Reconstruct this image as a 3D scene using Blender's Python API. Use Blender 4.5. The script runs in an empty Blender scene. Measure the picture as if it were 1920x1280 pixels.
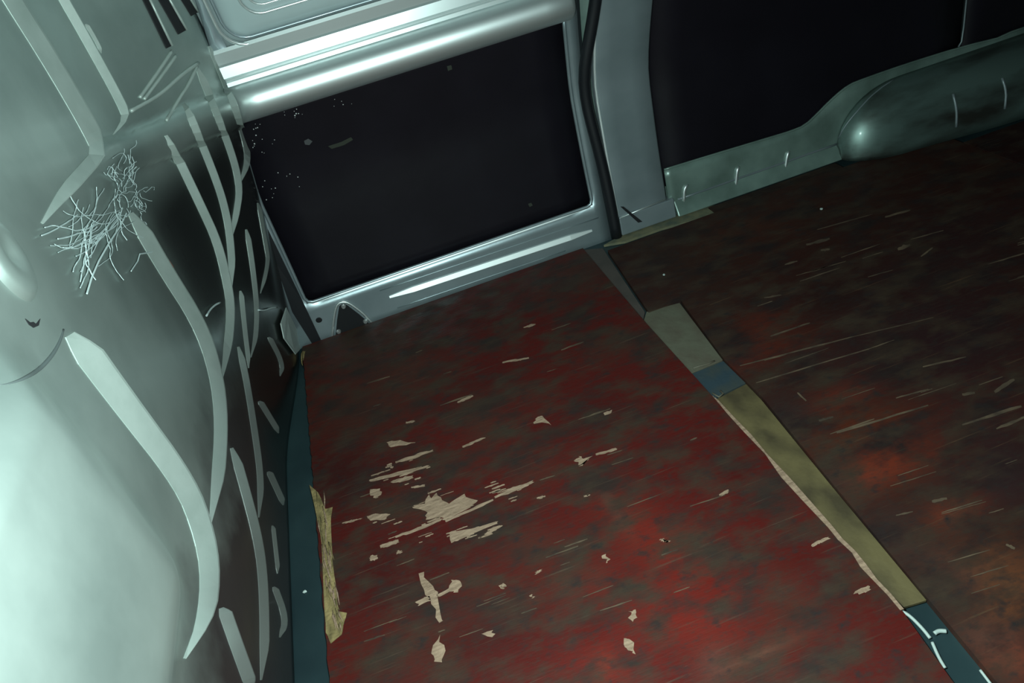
import bpy, bmesh, math, random
import numpy as np
from mathutils import Matrix, Vector
from mathutils.bvhtree import BVHTree
random.seed(7); rng = np.random.default_rng(7)
scene = bpy.context.scene
col = scene.collection

# ------------------------------------------------------------------ camera
RC = [[0.935381, -0.275879, -0.221252], [0.33839, 0.516488, 0.786595], [-0.102731, -0.810636, 0.576468]]
CP = np.array([0.38597, -2.01561, 1.18052]); FPX = 1362.81
Rn = np.array(RC); u_, s_, v_ = np.linalg.svd(Rn); Rn = u_ @ v_
cam = bpy.data.cameras.new('camera'); cam.sensor_width = 36.0; cam.lens = FPX / 1920 * 36
cam.clip_start = 0.02
camo = bpy.data.objects.new('camera', cam); col.objects.link(camo)
M4 = Matrix(Rn.T.tolist()).to_4x4(); M4.translation = Vector(CP.tolist())
camo.matrix_world = M4
scene.camera = camo

# ------------------------------------------------------------------ world, light, exposure
w = bpy.data.worlds.new('world'); scene.world = w; w.use_nodes = True
bg = w.node_tree.nodes['Background']
bg.inputs[0].default_value = (0.55, 0.85, 0.9, 1); bg.inputs[1].default_value = 0.012

def lamp(name, kind, loc, energy, colr, size):
    l = bpy.data.lights.new(name, kind); l.energy = energy; l.color = colr
    if kind == 'POINT': l.shadow_soft_size = size
    o = bpy.data.objects.new(name, l); col.objects.link(o); o.location = loc
    return o
# the photographer's hand lamp, held up beside the camera on the bulkhead side
lamp('hand_lamp', 'POINT', (0.42, -1.66, 1.00), 66, (0.78, 1.0, 0.96), 0.05)

vs = scene.view_settings
vs.view_transform = 'Standard'; vs.look = 'None'; vs.gamma = 1; vs.use_curve_mapping = False
vs.exposure = 0.0

# ------------------------------------------------------------------ helpers
def ray(px, py):
    d = Rn.T @ np.array([px - 960, -(py - 640), -FPX]); return d / np.linalg.norm(d)
def proj(p):
    q = Rn @ (np.asarray(p, float) - CP); return 960 - FPX * q[0] / q[2], 640 + FPX * q[1] / q[2]
def at_z(px, py, z):
    d = ray(px, py); return CP + (z - CP[2]) / d[2] * d
def yw(z):                       # body side profile: distance of the side wall at a height
    return float(np.interp(z, YZ, YV))
_k = np.linspace(-.4, 2.0, 481); _v = np.interp(_k, [-.4, -.1, 0, .25, .48, .7, .9, 1.2, 1.6, 2.0], [.0, .015, .02, .045, .055, .0, -.07, -.16, -.26, -.36])
_w = np.exp(-(np.arange(-24, 25) * .005 / .055) ** 2); _w /= _w.sum()
YZ = _k[24:-24]; YV = np.convolve(_v, _w, 'valid')
def sm(t):
    t = min(1.0, max(0.0, t)); return t * t * (3 - 2 * t)
LEDGE = None
def xbulk(y, z):                 # bulkhead surface
    xc = -.014 + .172 * max(z, -.1)
    base = -.07 + .02 * sm(z / .3)
    x = base + (xc - base) * sm((y + .55) / .56)
    # soft seat-back bulge of the near pressed panel
    bx = sm((-1.19 - y) / .15) * sm((z - .42) / .12) * (1 - sm((z - .80) / .10))
    x += .048 * bx
    if LEDGE is not None and y > -.75:
        zl = np.interp(y, LEDGE[0], LEDGE[1]); k = sm((y + .66) / .45); hw_ = .030 + .014 * k; t = (z - zl) / hw_
        if abs(t) < 1: x += (.010 + .022 * k) * sm((y + .70) / .12) * math.sqrt(1 - t * t)
    return x
def march(px, py, fn, t0=.3, t1=6.0, n=160):
    d = ray(px, py); ta = t0
    fa = fn(CP + ta * d)
    for i in range(1, n + 1):
        tb = t0 + (t1 - t0) * i / n; fb = fn(CP + tb * d)
        if fa > 0 >= fb:
            for _ in range(30):
                m = (ta + tb) / 2
                if fn(CP + m * d) > 0: ta = m
                else: tb = m
            return CP + ta * d
        ta, fa = tb, fb
    return None
def hb(px, py, off=0.0): return march(px, py, lambda p: p[0] - xbulk(p[1], p[2]) - off)
def hw(px, py, off=0.0): return march(px, py, lambda p: yw(p[2]) - off - p[1])   # off = towards the cargo room
def nb(y, z):
    e = .004
    n = np.array([1, -(xbulk(y + e, z) - xbulk(y - e, z)) / (2 * e), -(xbulk(y, z + e) - xbulk(y, z - e)) / (2 * e)])
    return n / np.linalg.norm(n)

def tag(o, label=None, cat=None, group=None, kind=None):
    if label: o['label'] = label
    if cat: o['category'] = cat
    if group: o['group'] = group
    if kind: o['kind'] = kind
    return o
def obj(name, verts, faces, mat, parent=None, smooth=False, solid=0, bevel=0):
    me = bpy.data.meshes.new(name)
    me.from_pydata([tuple(map(float, v)) for v in verts], [], faces); me.update()
    bm = bmesh.new(); bm.from_mesh(me); bmesh.ops.recalc_face_normals(bm, faces=bm.faces)
    if solid:                              # open sheets: face the cargo room, thickness goes outwards
        ref = Vector((1.2, -1.0, 1.0)); s = sum(f.normal.dot(ref - f.calc_center_median()) * f.calc_area() for f in bm.faces)
        if s < 0: bmesh.ops.reverse_faces(bm, faces=bm.faces)
    bm.to_mesh(me); bm.free()
    if smooth:
        for p in me.polygons: p.use_smooth = True
    o = bpy.data.objects.new(name, me); col.objects.link(o)
    if mat: me.materials.append(mat)
    if parent: o.parent = parent
    if solid:
        m = o.modifiers.new('solid', 'SOLIDIFY'); m.thickness = solid; m.offset = -1
    if bevel:
        m = o.modifiers.new('bevel', 'BEVEL'); m.width = bevel; m.segments = 2; m.limit_method = 'ANGLE'
    return o
def empty(name, loc=(0, 0, 0)):
    o = bpy.data.objects.new(name, None); col.objects.link(o); o.location = loc; o.empty_display_size = .05
    return o
def grid(fn, us, vs_, skip=None):
    V = [fn(u, v) for v in vs_ for u in us]; n = len(us)
    F = []
    for j in range(len(vs_) - 1):
        for i in range(n - 1):
            if skip and skip(i, j): continue
            F.append((j * n + i, j * n + i + 1, (j + 1) * n + i + 1, (j + 1) * n + i))
    used = sorted({k for f in F for k in f}); mp = {k: i for i, k in enumerate(used)}
    return [V[k] for k in used], [tuple(mp[k] for k in f) for f in F]
def tube_geo(path, rad, n=10, flat=None, closed=False):
    P = [np.array(p, float) for p in path]; V = []; F = []
    rads = rad if hasattr(rad, '__len__') else [rad] * len(P)
    prev = None
    for i, p in enumerate(P):
        a = P[i - 1] if (i > 0 or closed) else P[i]; b = P[(i + 1) % len(P)] if (i < len(P) - 1 or closed) else P[i]
        t = b - a; t /= (np.linalg.norm(t) + 1e-12)
        if prev is None:
            r = np.array([0, 0, 1.0]) if abs(t[2]) < .9 else np.array([0, 1.0, 0])
        else: r = prev
        n1 = r - t * np.dot(r, t); n1 /= np.linalg.norm(n1); n2 = np.cross(t, n1); prev = n1
        for k in range(n):
            an = 2 * math.pi * k / n
            V.append(p + rads[i] * (math.cos(an) * n1 + math.sin(an) * n2))
    m = len(P)
    for i in range(m if closed else m - 1):
        for k in range(n):
            a = i * n + k; b = i * n + (k + 1) % n; j = ((i + 1) % m) * n
            F.append((a, b, j + (k + 1) % n, j + k))
    if not closed:
        F.append(tuple(range(n))); F.append(tuple((m - 1) * n + k for k in range(n)))
    return V, F
def tube(name, path, rad, mat, parent=None, n=10, closed=False):
    V, F = tube_geo(path, rad, n, closed=closed); return obj(name, V, F, mat, parent, smooth=True)
def resample(pts, k):
    P = np.array(pts, float); d = np.r_[0, np.cumsum(np.linalg.norm(np.diff(P, axis=0), axis=1))]
    s = np.linspace(0, d[-1], k)
    return np.stack([np.interp(s, d, P[:, i]) for i in range(P.shape[1])], 1)
def smooth_line(pts, k=24, it=2):
    P = [np.array(p, float) for p in pts]
    for _ in range(it):                      # corner cutting
        Q = [P[0]]
        for a, b in zip(P[:-1], P[1:]): Q += [a * .75 + b * .25, a * .25 + b * .75]
        Q.append(P[-1]); P = Q
    return resample(P, k)
def prism(name, base, direction, mat, parent=None, bevel=0, smooth=False):
    n = len(base); d = np.array(direction, float)
    V = [np.array(b, float) for b in base] + [np.array(b, float) + d for b in base]
    F = [tuple(range(n)), tuple(range(n, 2 * n))] + [(i, (i + 1) % n, n + (i + 1) % n, n + i) for i in range(n)]
    return obj(name, V, F, mat, parent, bevel=bevel, smooth=smooth)

# ------------------------------------------------------------------ materials
def mat(name, base, rough=.5, metal=0, coat=0, noise=None, bump=0, bscale=60, spec=.5):
    m = bpy.data.materials.new(name); m.use_nodes = True; nt = m.node_tree; b = nt.nodes['Principled BSDF']
    b.inputs['Base Color'].default_value = (*base, 1); b.inputs['Roughness'].default_value = rough
    b.inputs['Metallic'].default_value = metal; b.inputs['Coat Weight'].default_value = coat
    b.inputs['Coat Roughness'].default_value = .12; b.inputs['Specular IOR Level'].default_value = spec
    tc = nt.nodes.new('ShaderNodeTexCoord')
    if noise:
        col2, scale, lo, hi = noise
        mp = nt.nodes.new('ShaderNodeMapping'); mp.inputs['Scale'].default_value = scale if hasattr(scale, '__len__') else (scale,) * 3
        n = nt.nodes.new('ShaderNodeTexNoise'); n.inputs['Scale'].default_value = 1; n.inputs['Detail'].default_value = 6
        r = nt.nodes.new('ShaderNodeMapRange'); r.inputs[1].default_value = lo; r.inputs[2].default_value = hi
        mx = nt.nodes.new('ShaderNodeMix'); mx.data_type = 'RGBA'
        mx.inputs[6].default_value = (*base, 1); mx.inputs[7].default_value = (*col2, 1)
        nt.links.new(tc.outputs['Object'], mp.inputs[0]); nt.links.new(mp.outputs[0], n.inputs['Vector'])
        nt.links.new(n.outputs[0], r.inputs[0]); nt.links.new(r.outputs[0], mx.inputs[0]); nt.links.new(mx.outputs[2], b.inputs['Base Color'])
    if bump:
        n2 = nt.nodes.new('ShaderNodeTexNoise'); n2.inputs['Scale'].default_value = bscale; n2.inputs['Detail'].default_value = 4
        bp = nt.nodes.new('ShaderNodeBump'); bp.inputs['Strength'].default_value = bump; bp.inputs['Distance'].default_value = .004
        nt.links.new(tc.outputs['Object'], n2.inputs['Vector']); nt.links.new(n2.outputs[0], bp.inputs['Height']); nt.links.new(bp.outputs[0], b.inputs['Normal'])
    return m
m_bulk = mat('bulkhead paint', (.46, .53, .50), .42, .76, .08, ((.32, .38, .36), (5, 5, 5), .40, .70), .12, 30)
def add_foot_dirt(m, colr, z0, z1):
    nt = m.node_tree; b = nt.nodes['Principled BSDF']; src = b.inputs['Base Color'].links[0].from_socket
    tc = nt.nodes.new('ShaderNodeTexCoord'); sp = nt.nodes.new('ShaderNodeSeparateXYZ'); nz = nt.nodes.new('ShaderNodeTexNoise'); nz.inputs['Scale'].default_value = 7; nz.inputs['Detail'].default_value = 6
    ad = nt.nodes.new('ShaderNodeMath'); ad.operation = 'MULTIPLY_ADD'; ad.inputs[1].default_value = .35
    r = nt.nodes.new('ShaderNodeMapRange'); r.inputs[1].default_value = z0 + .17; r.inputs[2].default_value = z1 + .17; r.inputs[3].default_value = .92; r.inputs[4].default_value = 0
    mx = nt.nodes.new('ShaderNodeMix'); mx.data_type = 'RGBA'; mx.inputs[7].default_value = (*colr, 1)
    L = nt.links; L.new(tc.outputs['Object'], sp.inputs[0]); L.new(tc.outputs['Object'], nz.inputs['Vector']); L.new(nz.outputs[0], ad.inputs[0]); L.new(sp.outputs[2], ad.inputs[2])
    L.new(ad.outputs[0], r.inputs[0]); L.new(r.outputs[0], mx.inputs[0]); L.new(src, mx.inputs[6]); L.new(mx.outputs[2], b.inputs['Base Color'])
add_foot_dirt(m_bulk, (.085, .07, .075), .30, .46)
m_rib = mat('rib paint', (.44, .50, .47), .45, .35, 0, ((.33, .39, .36), (14, 14, 14), .4, .8), .1, 60)
add_foot_dirt(m_rib, (.20, .215, .205), .24, .42)
m_door = mat('door metallic paint', (.38, .45, .48), .36, .6, .2, ((.28, .34, .37), (8, 8, 8), .4, .8), .05, 40)
m_beam = mat('beam paint', (.72, .78, .78), .36, .75, .2)
m_tube = mat('tube paint', (.84, .90, .90), .43, .88, .1)
m_bead = mat('bead paint', (.85, .9, .9), .5, .6, .1)
m_pillar = mat('pillar paint', (.24, .28, .30), .42, .3, .1, ((.18, .22, .235), (6, 6, 10), .35, .75), .1, 40)
m_sill = mat('sill green grey paint', (.25, .345, .31), .34, .3, .2, ((.14, .20, .175), (9, 9, 9), .35, .7), .12, 40)
m_board = mat('dark lining board', (.0085, .007, .0105), .38, 0, 0, ((.012, .010, .015), (5, 5, 5), .4, .8), .15, 25, spec=.3)
m_black = mat('black rubber', (.008, .009, .012), .5)
m_hole = mat('dark cavity', (.006, .006, .008), .8)
m_bolt = mat('zinc bolt', (.6, .6, .6), .3, .7)
m_floor = mat('steel floor teal paint', (.032, .062, .068), .38, .2, .2, ((.018, .035, .042), (6, 6, 6), .35, .75), .15, 30)
m_bare = mat('bare splintered wood', (.42, .275, .19), .8, 0, 0, ((.21, .13, .085), (30, 140, 30), .35, .75), .5, 160)
m_torn = mat('torn plywood edge', (.36, .26, .11), .85, 0, 0, ((.12, .09, .035), (60, 25, 60), .35, .7), .8, 120)
m_scr = mat('scratched wood line', (.15, .098, .06), .8, 0, 0, ((.05, .032, .022), (20, 20, 20), .35, .65))
m_olive = mat('olive dusty tape', (.15, .115, .05), .6, 0, 0, ((.065, .048, .024), (14, 9, 12), .42, .66), .3, 60)
m_grey = mat('grey dusty batten', (.085, .068, .06), .7, 0, 0, ((.06, .05, .045), (14, 14, 14), .4, .75), .3, 60)
m_tape = mat('green grey tape', (.13, .125, .088), .65, 0, 0, ((.10, .075, .055), (16, 12, 12), .4, .75), .4, 40)
m_blue = mat('blue tape', (.03, .052, .068), .6, 0, 0, ((.055, .06, .05), (18, 18, 18), .45, .75), .2, 60)
m_strand = mat('pale strands', (.46, .54, .54), .6)
m_white = mat('white bracket paint', (.50, .58, .55), .45)
m_dust = mat('dust specks', (.6, .6, .6), .7)

def ply_mat(name, streak, dark, gloss):
    m = bpy.data.materials.new(name); m.use_nodes = True; nt = m.node_tree; L = nt.links; b = nt.nodes['Principled BSDF']
    at = nt.nodes.new('ShaderNodeVertexColor'); at.layer_name = 'stain'
    tc = nt.nodes.new('ShaderNodeTexCoord')
    def noise(scale, det, lo, hi, rough=.6):
        mp = nt.nodes.new('ShaderNodeMapping'); mp.inputs['Scale'].default_value = scale
        n = nt.nodes.new('ShaderNodeTexNoise'); n.inputs['Scale'].default_value = 1; n.inputs['Detail'].default_value = det; n.inputs['Roughness'].default_value = rough
        r = nt.nodes.new('ShaderNodeMapRange'); r.inputs[1].default_value = lo; r.inputs[2].default_value = hi
        L.new(tc.outputs['Object'], mp.inputs[0]); L.new(mp.outputs[0], n.inputs['Vector']); L.new(n.outputs[0], r.inputs[0])
        return r.outputs[0]
    def mix(a, bcol, fac, typ='MIX'):
        mx = nt.nodes.new('ShaderNodeMix'); mx.data_type = 'RGBA'; mx.blend_type = typ
        L.new(a, mx.inputs[6]); L.new(fac, mx.inputs[0]) if not isinstance(fac, float) else setattr(mx.inputs[0], 'default_value', fac)
        if isinstance(bcol, tuple): mx.inputs[7].default_value = (*bcol, 1)
        else: L.new(bcol, mx.inputs[7])
        return mx.outputs[2]
    dm = nt.nodes.new('ShaderNodeMix'); dm.data_type = 'RGBA'; dm.blend_type = 'MULTIPLY'; dm.inputs[0].default_value = 1; dm.inputs[7].default_value = (.70, .45, .42, 1); L.new(at.outputs[0], dm.inputs[6])
    c = mix(dm.outputs[2], dark, noise((7, 11, 1), 7, .48, .64))
    c = mix(c, (.052, .033, .023), noise((9, 15, 1.7), 8, .47, .66))          # grimy worn film
    c = mix(c, streak, noise((5, 150, 1), 3, .64, .80, .5))                 # fine grain scratches along the sheet
    c = mix(c, (.026, .021, .021), noise((26, 34, 3), 5, .56, .74))
    c = mix(c, (.034, .027, .022), noise((60, 120, 6), 9, .50, .78, .75))
    c = mix(c, (.11, .075, .055), noise((34, 210, 5), 6, .66, .80, .7))
    L.new(c, b.inputs['Base Color'])
    b.inputs['Specular IOR Level'].default_value = .18
    r = noise((10, 14, 1), 6, .3, .7); mr = nt.nodes.new('ShaderNodeMapRange'); mr.inputs[3].default_value = gloss; mr.inputs[4].default_value = gloss + .25
    L.new(r, mr.inputs[0]); L.new(mr.outputs[0], b.inputs['Roughness'])
    bp = nt.nodes.new('ShaderNodeBump'); bp.inputs['Strength'].default_value = .25; bp.inputs['Distance'].default_value = .002
    L.new(noise((30, 160, 10), 5, .2, .8), bp.inputs['Height']); L.new(bp.outputs[0], b.inputs['Normal'])
    return m
m_ply1 = ply_mat('red film plywood', (.10, .06, .042), (.036, .021, .018), .42)
m_ply2 = ply_mat('brown film plywood', (.11, .06, .035), (.026, .0155, .015), .42)

# ================================================================== SETTING
ZF = -.014
# ---- steel floor
V, F = grid(lambda x, y: (x, y, ZF), np.linspace(-.2, 3.16, 35), np.linspace(-1.8, .06, 20))
floor = tag(obj('floor', V, F, m_floor, solid=.02), 'teal painted steel van floor under the plywood sheets', 'floor', kind='structure')

# ---- bulkhead (left)
_l = [hb(*p) for p in [(447, 206), (410, 216), (370, 230), (335, 246), (300, 264), (250, 282), (205, 294)]]
_l = sorted((float(p[1]), float(p[2])) for p in _l)
LEDGE = (np.array([p[0] for p in _l]), np.array([p[1] for p in _l]))
us = np.r_[np.linspace(0, .66, 61), np.linspace(.67, 1, 40)]
def yb_(u, z): return -1.8 + u * (yw(z) - .002 + 1.8)
zs = np.r_[np.linspace(ZF, .6, 34), np.linspace(.61, .95, 60), np.linspace(.97, 1.6, 28)]
V, F = grid(lambda u, z: (xbulk(yb_(u, z), z), yb_(u, z), z), us, zs)
def coat_shade_nodes(m):
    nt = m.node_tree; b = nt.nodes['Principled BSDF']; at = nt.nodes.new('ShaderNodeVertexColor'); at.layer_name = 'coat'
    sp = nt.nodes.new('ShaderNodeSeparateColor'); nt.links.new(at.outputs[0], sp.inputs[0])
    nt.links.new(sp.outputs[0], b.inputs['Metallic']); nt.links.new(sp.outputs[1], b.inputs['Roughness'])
    src = b.inputs['Base Color'].links[0].from_socket; mx = nt.nodes.new('ShaderNodeMix'); mx.data_type = 'RGBA'; mx.inputs[7].default_value = (.17, .18, .17, 1)   # far bays painted darker, standing in for the dark board they reflect
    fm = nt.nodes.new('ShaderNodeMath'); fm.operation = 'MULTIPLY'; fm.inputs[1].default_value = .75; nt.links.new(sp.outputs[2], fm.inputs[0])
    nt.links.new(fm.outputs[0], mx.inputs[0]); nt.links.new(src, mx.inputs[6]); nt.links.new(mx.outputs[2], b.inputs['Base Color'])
coat_shade_nodes(m_bulk)
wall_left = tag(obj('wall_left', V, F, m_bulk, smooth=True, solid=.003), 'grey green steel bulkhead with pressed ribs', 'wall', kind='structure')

def paint_coat_shade(o):
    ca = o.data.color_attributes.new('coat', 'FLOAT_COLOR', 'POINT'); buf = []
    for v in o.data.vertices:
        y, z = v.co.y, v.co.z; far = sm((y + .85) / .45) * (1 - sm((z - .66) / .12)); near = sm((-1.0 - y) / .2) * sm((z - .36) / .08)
        buf += [.78 + .18 * far - .06 * near, .42 - .16 * far, far, 1]  # metallic, roughness, mask for the painted dark reflection in the far bays
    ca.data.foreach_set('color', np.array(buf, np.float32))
paint_coat_shade(wall_left)
def rib(pts, wpx, h, name='rib', k=26, m=None, parent=None, side=1, taper=(1, 1)):
    """pressed swage on the bulkhead: rises from the near side and drops on the far side"""
    P = smooth_line(pts, k, 2); T = np.gradient(P, axis=0); T /= np.linalg.norm(T, axis=1)[:, None]
    N = np.stack([-T[:, 1], T[:, 0]], 1) * side          # image-left of a downward path
    ws = wpx if hasattr(wpx, '__len__') else (wpx, wpx)
    rows = []
    for i, (p, n) in enumerate(zip(P, N)):
        t = i / (k - 1); ww = ws[0] + (ws[1] - ws[0]) * t
        e = min(1, (t + .03) / .10) if taper[0] else 1
        e2 = min(1, (1.02 - t) / .16) if taper[1] else 1
        ww *= (.12 + .88 * min(e, e2)) * (.88 if ws[0] > 18 else .74)
        a = hb(*(p + n * ww / 2)); b = hb(*(p - n * ww / 2))
        if a is None or b is None: continue
        na = nb(a[1], a[2]); nb_ = nb(b[1], b[2])
        hh = h * min(e, e2)
        c = b + (b - a) * .18
        rows.append([a - na * .003, a + na * .0008, b - (b - a) * .12 + nb_ * hh, b + nb_ * hh, c + nb_ * .001, c - nb_ * .003])
    n = 6; V = [v for r in rows for v in r]; F = []
    for i in range(len(rows) - 1):
        for j in range(n):
            F.append((i * n + j, i * n + (j + 1) % n, (i + 1) * n + (j + 1) % n, (i + 1) * n + j))
    F.append(tuple(range(n))); F.append(tuple((len(rows) - 1) * n + j for j in range(n)))
    return obj(name, V, F, m or m_rib, parent or wall_left)
RIBS = [
 # top row
 ([(-20, -60), (15, 0), (95, 125), (178, 268), (180, 290), (160, 312), (115, 362), (78, 418)], (22, 24), .012),
 ([(85, -60), (115, 0), (150, 60), (230, 205), (232, 225), (212, 252)], (14, 12), .010),
 ([(160, 45), (178, 75), (190, 100)], (6, 5), .004),
 # middle row
 ([(128, 628), (230, 765), (338, 905), (372, 990), (388, 1075), (378, 1165), (345, 1235)], (42, 19), .014),
 ([(243, 400), (300, 500), (372, 612), (400, 700), (410, 780), (406, 870), (394, 980)], (20, 15), .012),
 ([(310, 254), (370, 380), (405, 455), (425, 540), (430, 590), (420, 680), (414, 715)], (13, 12), .010),
 ([(344, 194), (400, 330), (422, 400), (431, 470), (433, 545)], (12, 9), .009),
 ([(369, 128), (402, 210), (436, 300), (447, 355), (440, 400), (431, 455)], (12, 7), .009),
 ([(392, 86), (430, 180), (455, 255), (463, 298), (452, 335), (445, 350)], (12, 6), .009),
 # lower row
 ([(413, 1140), (432, 1195), (470, 1300)], (18, 18), .010),
 ([(433, 840), (456, 920), (479, 1008), (489, 1080), (492, 1190), (489, 1275)], (13, 12), .009),
 ([(446, 650), (461, 720), (478, 830), (486, 895), (485, 970)], (9, 8), .007),
 ([(450, 545), (457, 620), (466, 690)], (7, 5), .006),
 ([(461, 430), (472, 500), (480, 575), (478, 630), (470, 670)], (8, 6), .006),
 ([(483, 380), (498, 465), (502, 490), (488, 550)], (6, 5), .005),
 # bottom row
 ([(503, 632), (528, 680), (525, 705)], (8, 5), .006),
 ([(485, 752), (522, 812)], (9, 8), .006),
 ([(502, 884), (531, 947)], (10, 9), .006),
 ([(510, 985), (516, 1040), (520, 1075)], (5, 5), .005),
 ([(512, 1100), (534, 1160), (524, 1195)], (9, 9), .006),
]
for pts, wpx, h in RIBS: rib(pts, wpx, h)

# ledge band and folds between top and middle rows
def bulk_tube(name, pts, r, m, off=0.0, k=24, n=8, parent=None):
    P = smooth_line(pts, k, 2); path = [hb(*p, off) for p in P]; path = [p for p in path if p is not None]
    return tube(name, path, r, m, parent or wall_left, n)
bulk_tube('fold', [(372, 118), (340, 140), (300, 178), (245, 208)], .004, m_rib, .001)
bulk_tube('fold', [(370, 124), (350, 165), (342, 175), (312, 226)], .0035, m_rib, .002)
bulk_tube('fold', [(322, 96), (294, 138), (262, 183)], .0035, m_rib, .001)
bulk_tube('fold', [(330, 104), (300, 146), (270, 186)], .0035, m_rib, .001)
# dark slots in the upper corner
for a, b, wd in [((273, -5), (318, 88), 11), ((306, -5), (343, 60), 17), ((347, -5), (366, 26), 14)]:
    a = np.array(a, float); b = np.array(b, float); t = (b - a) / np.linalg.norm(b - a); n_ = np.array([-t[1], t[0]]) * wd / 2
    poly = [hb(*q, .0025) for q in (a + n_, b + n_, b - n_, a - n_)]
    prism('slot', poly, (-.006, 0, 0), m_hole, wall_left)
    bulk_tube('slot_lip', [a - n_, b - n_], .003, m_rib, .003, k=4)
# round boss on the near panel and the raised button above it
cpx = np.array([-12., 588.])
ring = [hb(*(cpx + 134 * np.array([math.cos(t), math.sin(t)]))) for t in np.linspace(.22, 1.5, 26)]
ring = [r for r in ring if r is not None]
tube('boss_rim', ring, [.0006 + .0022 * math.sin(math.pi * min(1, .1 + i / len(ring))) for i in range(len(ring))], mat('grey rim shade', (.07, .085, .085), .6), wall_left, 6)  # dark grey arc paints in the shading on the boss's turned-away edge
c0_ = hb(6, 480); V = []; F = []; nr = 8; na_ = 24
for i in range(nr + 1):
    r = i / nr; hgt = .016 * math.sqrt(max(0, 1 - r ** 2)) - .016 * .6 * math.exp(-(r / .35) ** 2)
    for k in range(na_):
        an = 2 * math.pi * k / na_; y_ = c0_[1] + .040 * r * math.cos(an); z_ = c0_[2] + .062 * r * math.sin(an)
        V.append((xbulk(y_, z_) + hgt - .0005, y_, z_))
for i in range(nr):
    for k in range(na_): F.append((i * na_ + k, i * na_ + (k + 1) % na_, (i + 1) * na_ + (k + 1) % na_, (i + 1) * na_ + k))
paint_coat_shade(obj('boss', V, F, m_bulk, wall_left, smooth=True))
# small dark torn hole
prism('torn_hole', [hb(*p, .001) for p in [(48, 597), (57, 604), (63, 603), (68, 607), (76, 597), (73, 610), (64, 614), (55, 608)]], (-.002, 0, 0), m_hole, wall_left)
# rust spot
prism('rust_spot', [hb(*p, .0015) for p in [(309, 484), (318, 488), (326, 500), (324, 516), (316, 520), (312, 505)]], (-.002, 0, 0), mat('rust', (.25, .08, .05), .9), wall_left)

# ---- sliding door
XL = lambda z: -.014 + .172 * max(z, -.1) - .01
HL = lambda z: max(.064, XL(z) + .006)
XR = 1.056; HR = 1.017; HB = .121; HT = .72; UB = .876; UL = .165; UR = 1.0
cols_n = [0, 1, 2, 14, 15, 16]
zrow = list(np.r_[np.linspace(-.03, HB, 6), np.linspace(HB, HT, 14)[1:], np.linspace(HT, UB, 5)[1:], np.linspace(UB, 1.5, 12)[1:]])
def dcol(c, z):
    hl = HL(z) if z <= HT + 1e-6 else HL(HT) + (UL - HL(HT)) * sm((z - HT) / (UB - HT))
    pts = [XL(z), hl] + list(np.linspace(hl, HR if z <= HT else HR + (UR - HR) * sm((z - HT) / (UB - HT)), 13))[1:-1]
    pts += [HR if z <= HT else HR + (UR - HR) * sm((z - HT) / (UB - HT)), XR]
    return pts[c]
nc = len([XL(0), 0] + [0] * 11 + [0, 0])
def skipd(i, j):
    z0 = zrow[j]; z1 = zrow[j + 1]
    if 1 <= i < nc - 2 and z0 >= HB - 1e-6 and z1 <= HT + 1e-6: return True
    if 1 <= i < nc - 2 and z0 >= UB - 1e-6 and z1 < 1.47: return True
    return False
V, F = grid(lambda c, z: (dcol(int(c), z), yw(z), z), range(nc), zrow, skipd)
door = tag(obj('door_1', V, F, m_door, smooth=True, solid=.004), 'grey metallic sliding door with dark lining board', 'door', kind='structure')
# lining board, let into the door frame
V, F = grid(lambda u, z: (HL(z) - .008 + u * (HR + .016 - HL(z)), yw(z) + .012, z), np.linspace(0, 1, 10), np.linspace(HB - .008, HT + .01, 14))
lb = tag(obj('lining_board', V, F, m_board, door, smooth=True, solid=.005), 'nearly black lining board')
lip_path = [(HL(z) , yw(z) + .001, z) for z in np.linspace(HT, HB + .02, 14)]
c0 = (HL(HB), HB)
lip_path += [(c0[0] + .006, yw(HB) + .001, HB + .006), (c0[0] + .02, yw(HB) + .001, HB)]
lip_path += [(x, yw(HB) + .001, HB) for x in np.linspace(.12, HR - .02, 8)]
lip_path += [(HR - .006, yw(HB) + .001, HB + .006)] + [(HR, yw(z) + .001, z) for z in np.linspace(HB + .02, HT, 12)]
tube('lining_lip', lip_path, .0055, m_door, door, 10)
# pressed bead and its trough in the lower rail
a = hw(730, 557); b = hw(1110, 432)
bp_ = [a + (b - a) * t for t in np.linspace(0, 1, 10)]
def wedge(name, path, hgt, dep, mt, parent, ends=1):
    prof_ = [(.004, -hgt), (-dep * .35, -hgt * .75), (-dep, -hgt * .45), (-dep * .98, -hgt * .3), (-dep * .25, hgt * .95), (0.0, hgt), (.004, hgt)]
    V = []; F = []; n = len(prof_)
    for i, p in enumerate(path):
        e = .4 if ends and i in (0, len(path) - 1) else 1
        for (dy, dz) in prof_: V.append((p[0], p[1] + dy * e, p[2] + dz * e))
    for i in range(len(path) - 1):
        for j in range(n): F.append((i * n + j, i * n + (j + 1) % n, (i + 1) * n + (j + 1) % n, (i + 1) * n + j))
    F.extend([tuple(range(n)), tuple((len(path) - 1) * n + j for j in range(n))])
    return obj(name, V, F, mt, parent, bevel=.0008)
wedge('pressed_bead', bp_, .011, .011, m_bead, door)
wedge('lip_edge', [(x, yw(HB), HB - .003) for x in np.linspace(HL(HB) + .008, HR - .008, 10)], .0065, .006, m_bead, door)
for (p0, p1) in (((712, 545), (1122, 408)), ((745, 577), (1060, 470))):
    a = hw(*p0); b = hw(*p1); tube('rail_fold', [a + (b - a) * t for t in np.linspace(0, 1, 8)], .0022, m_door, door, 6)
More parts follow.
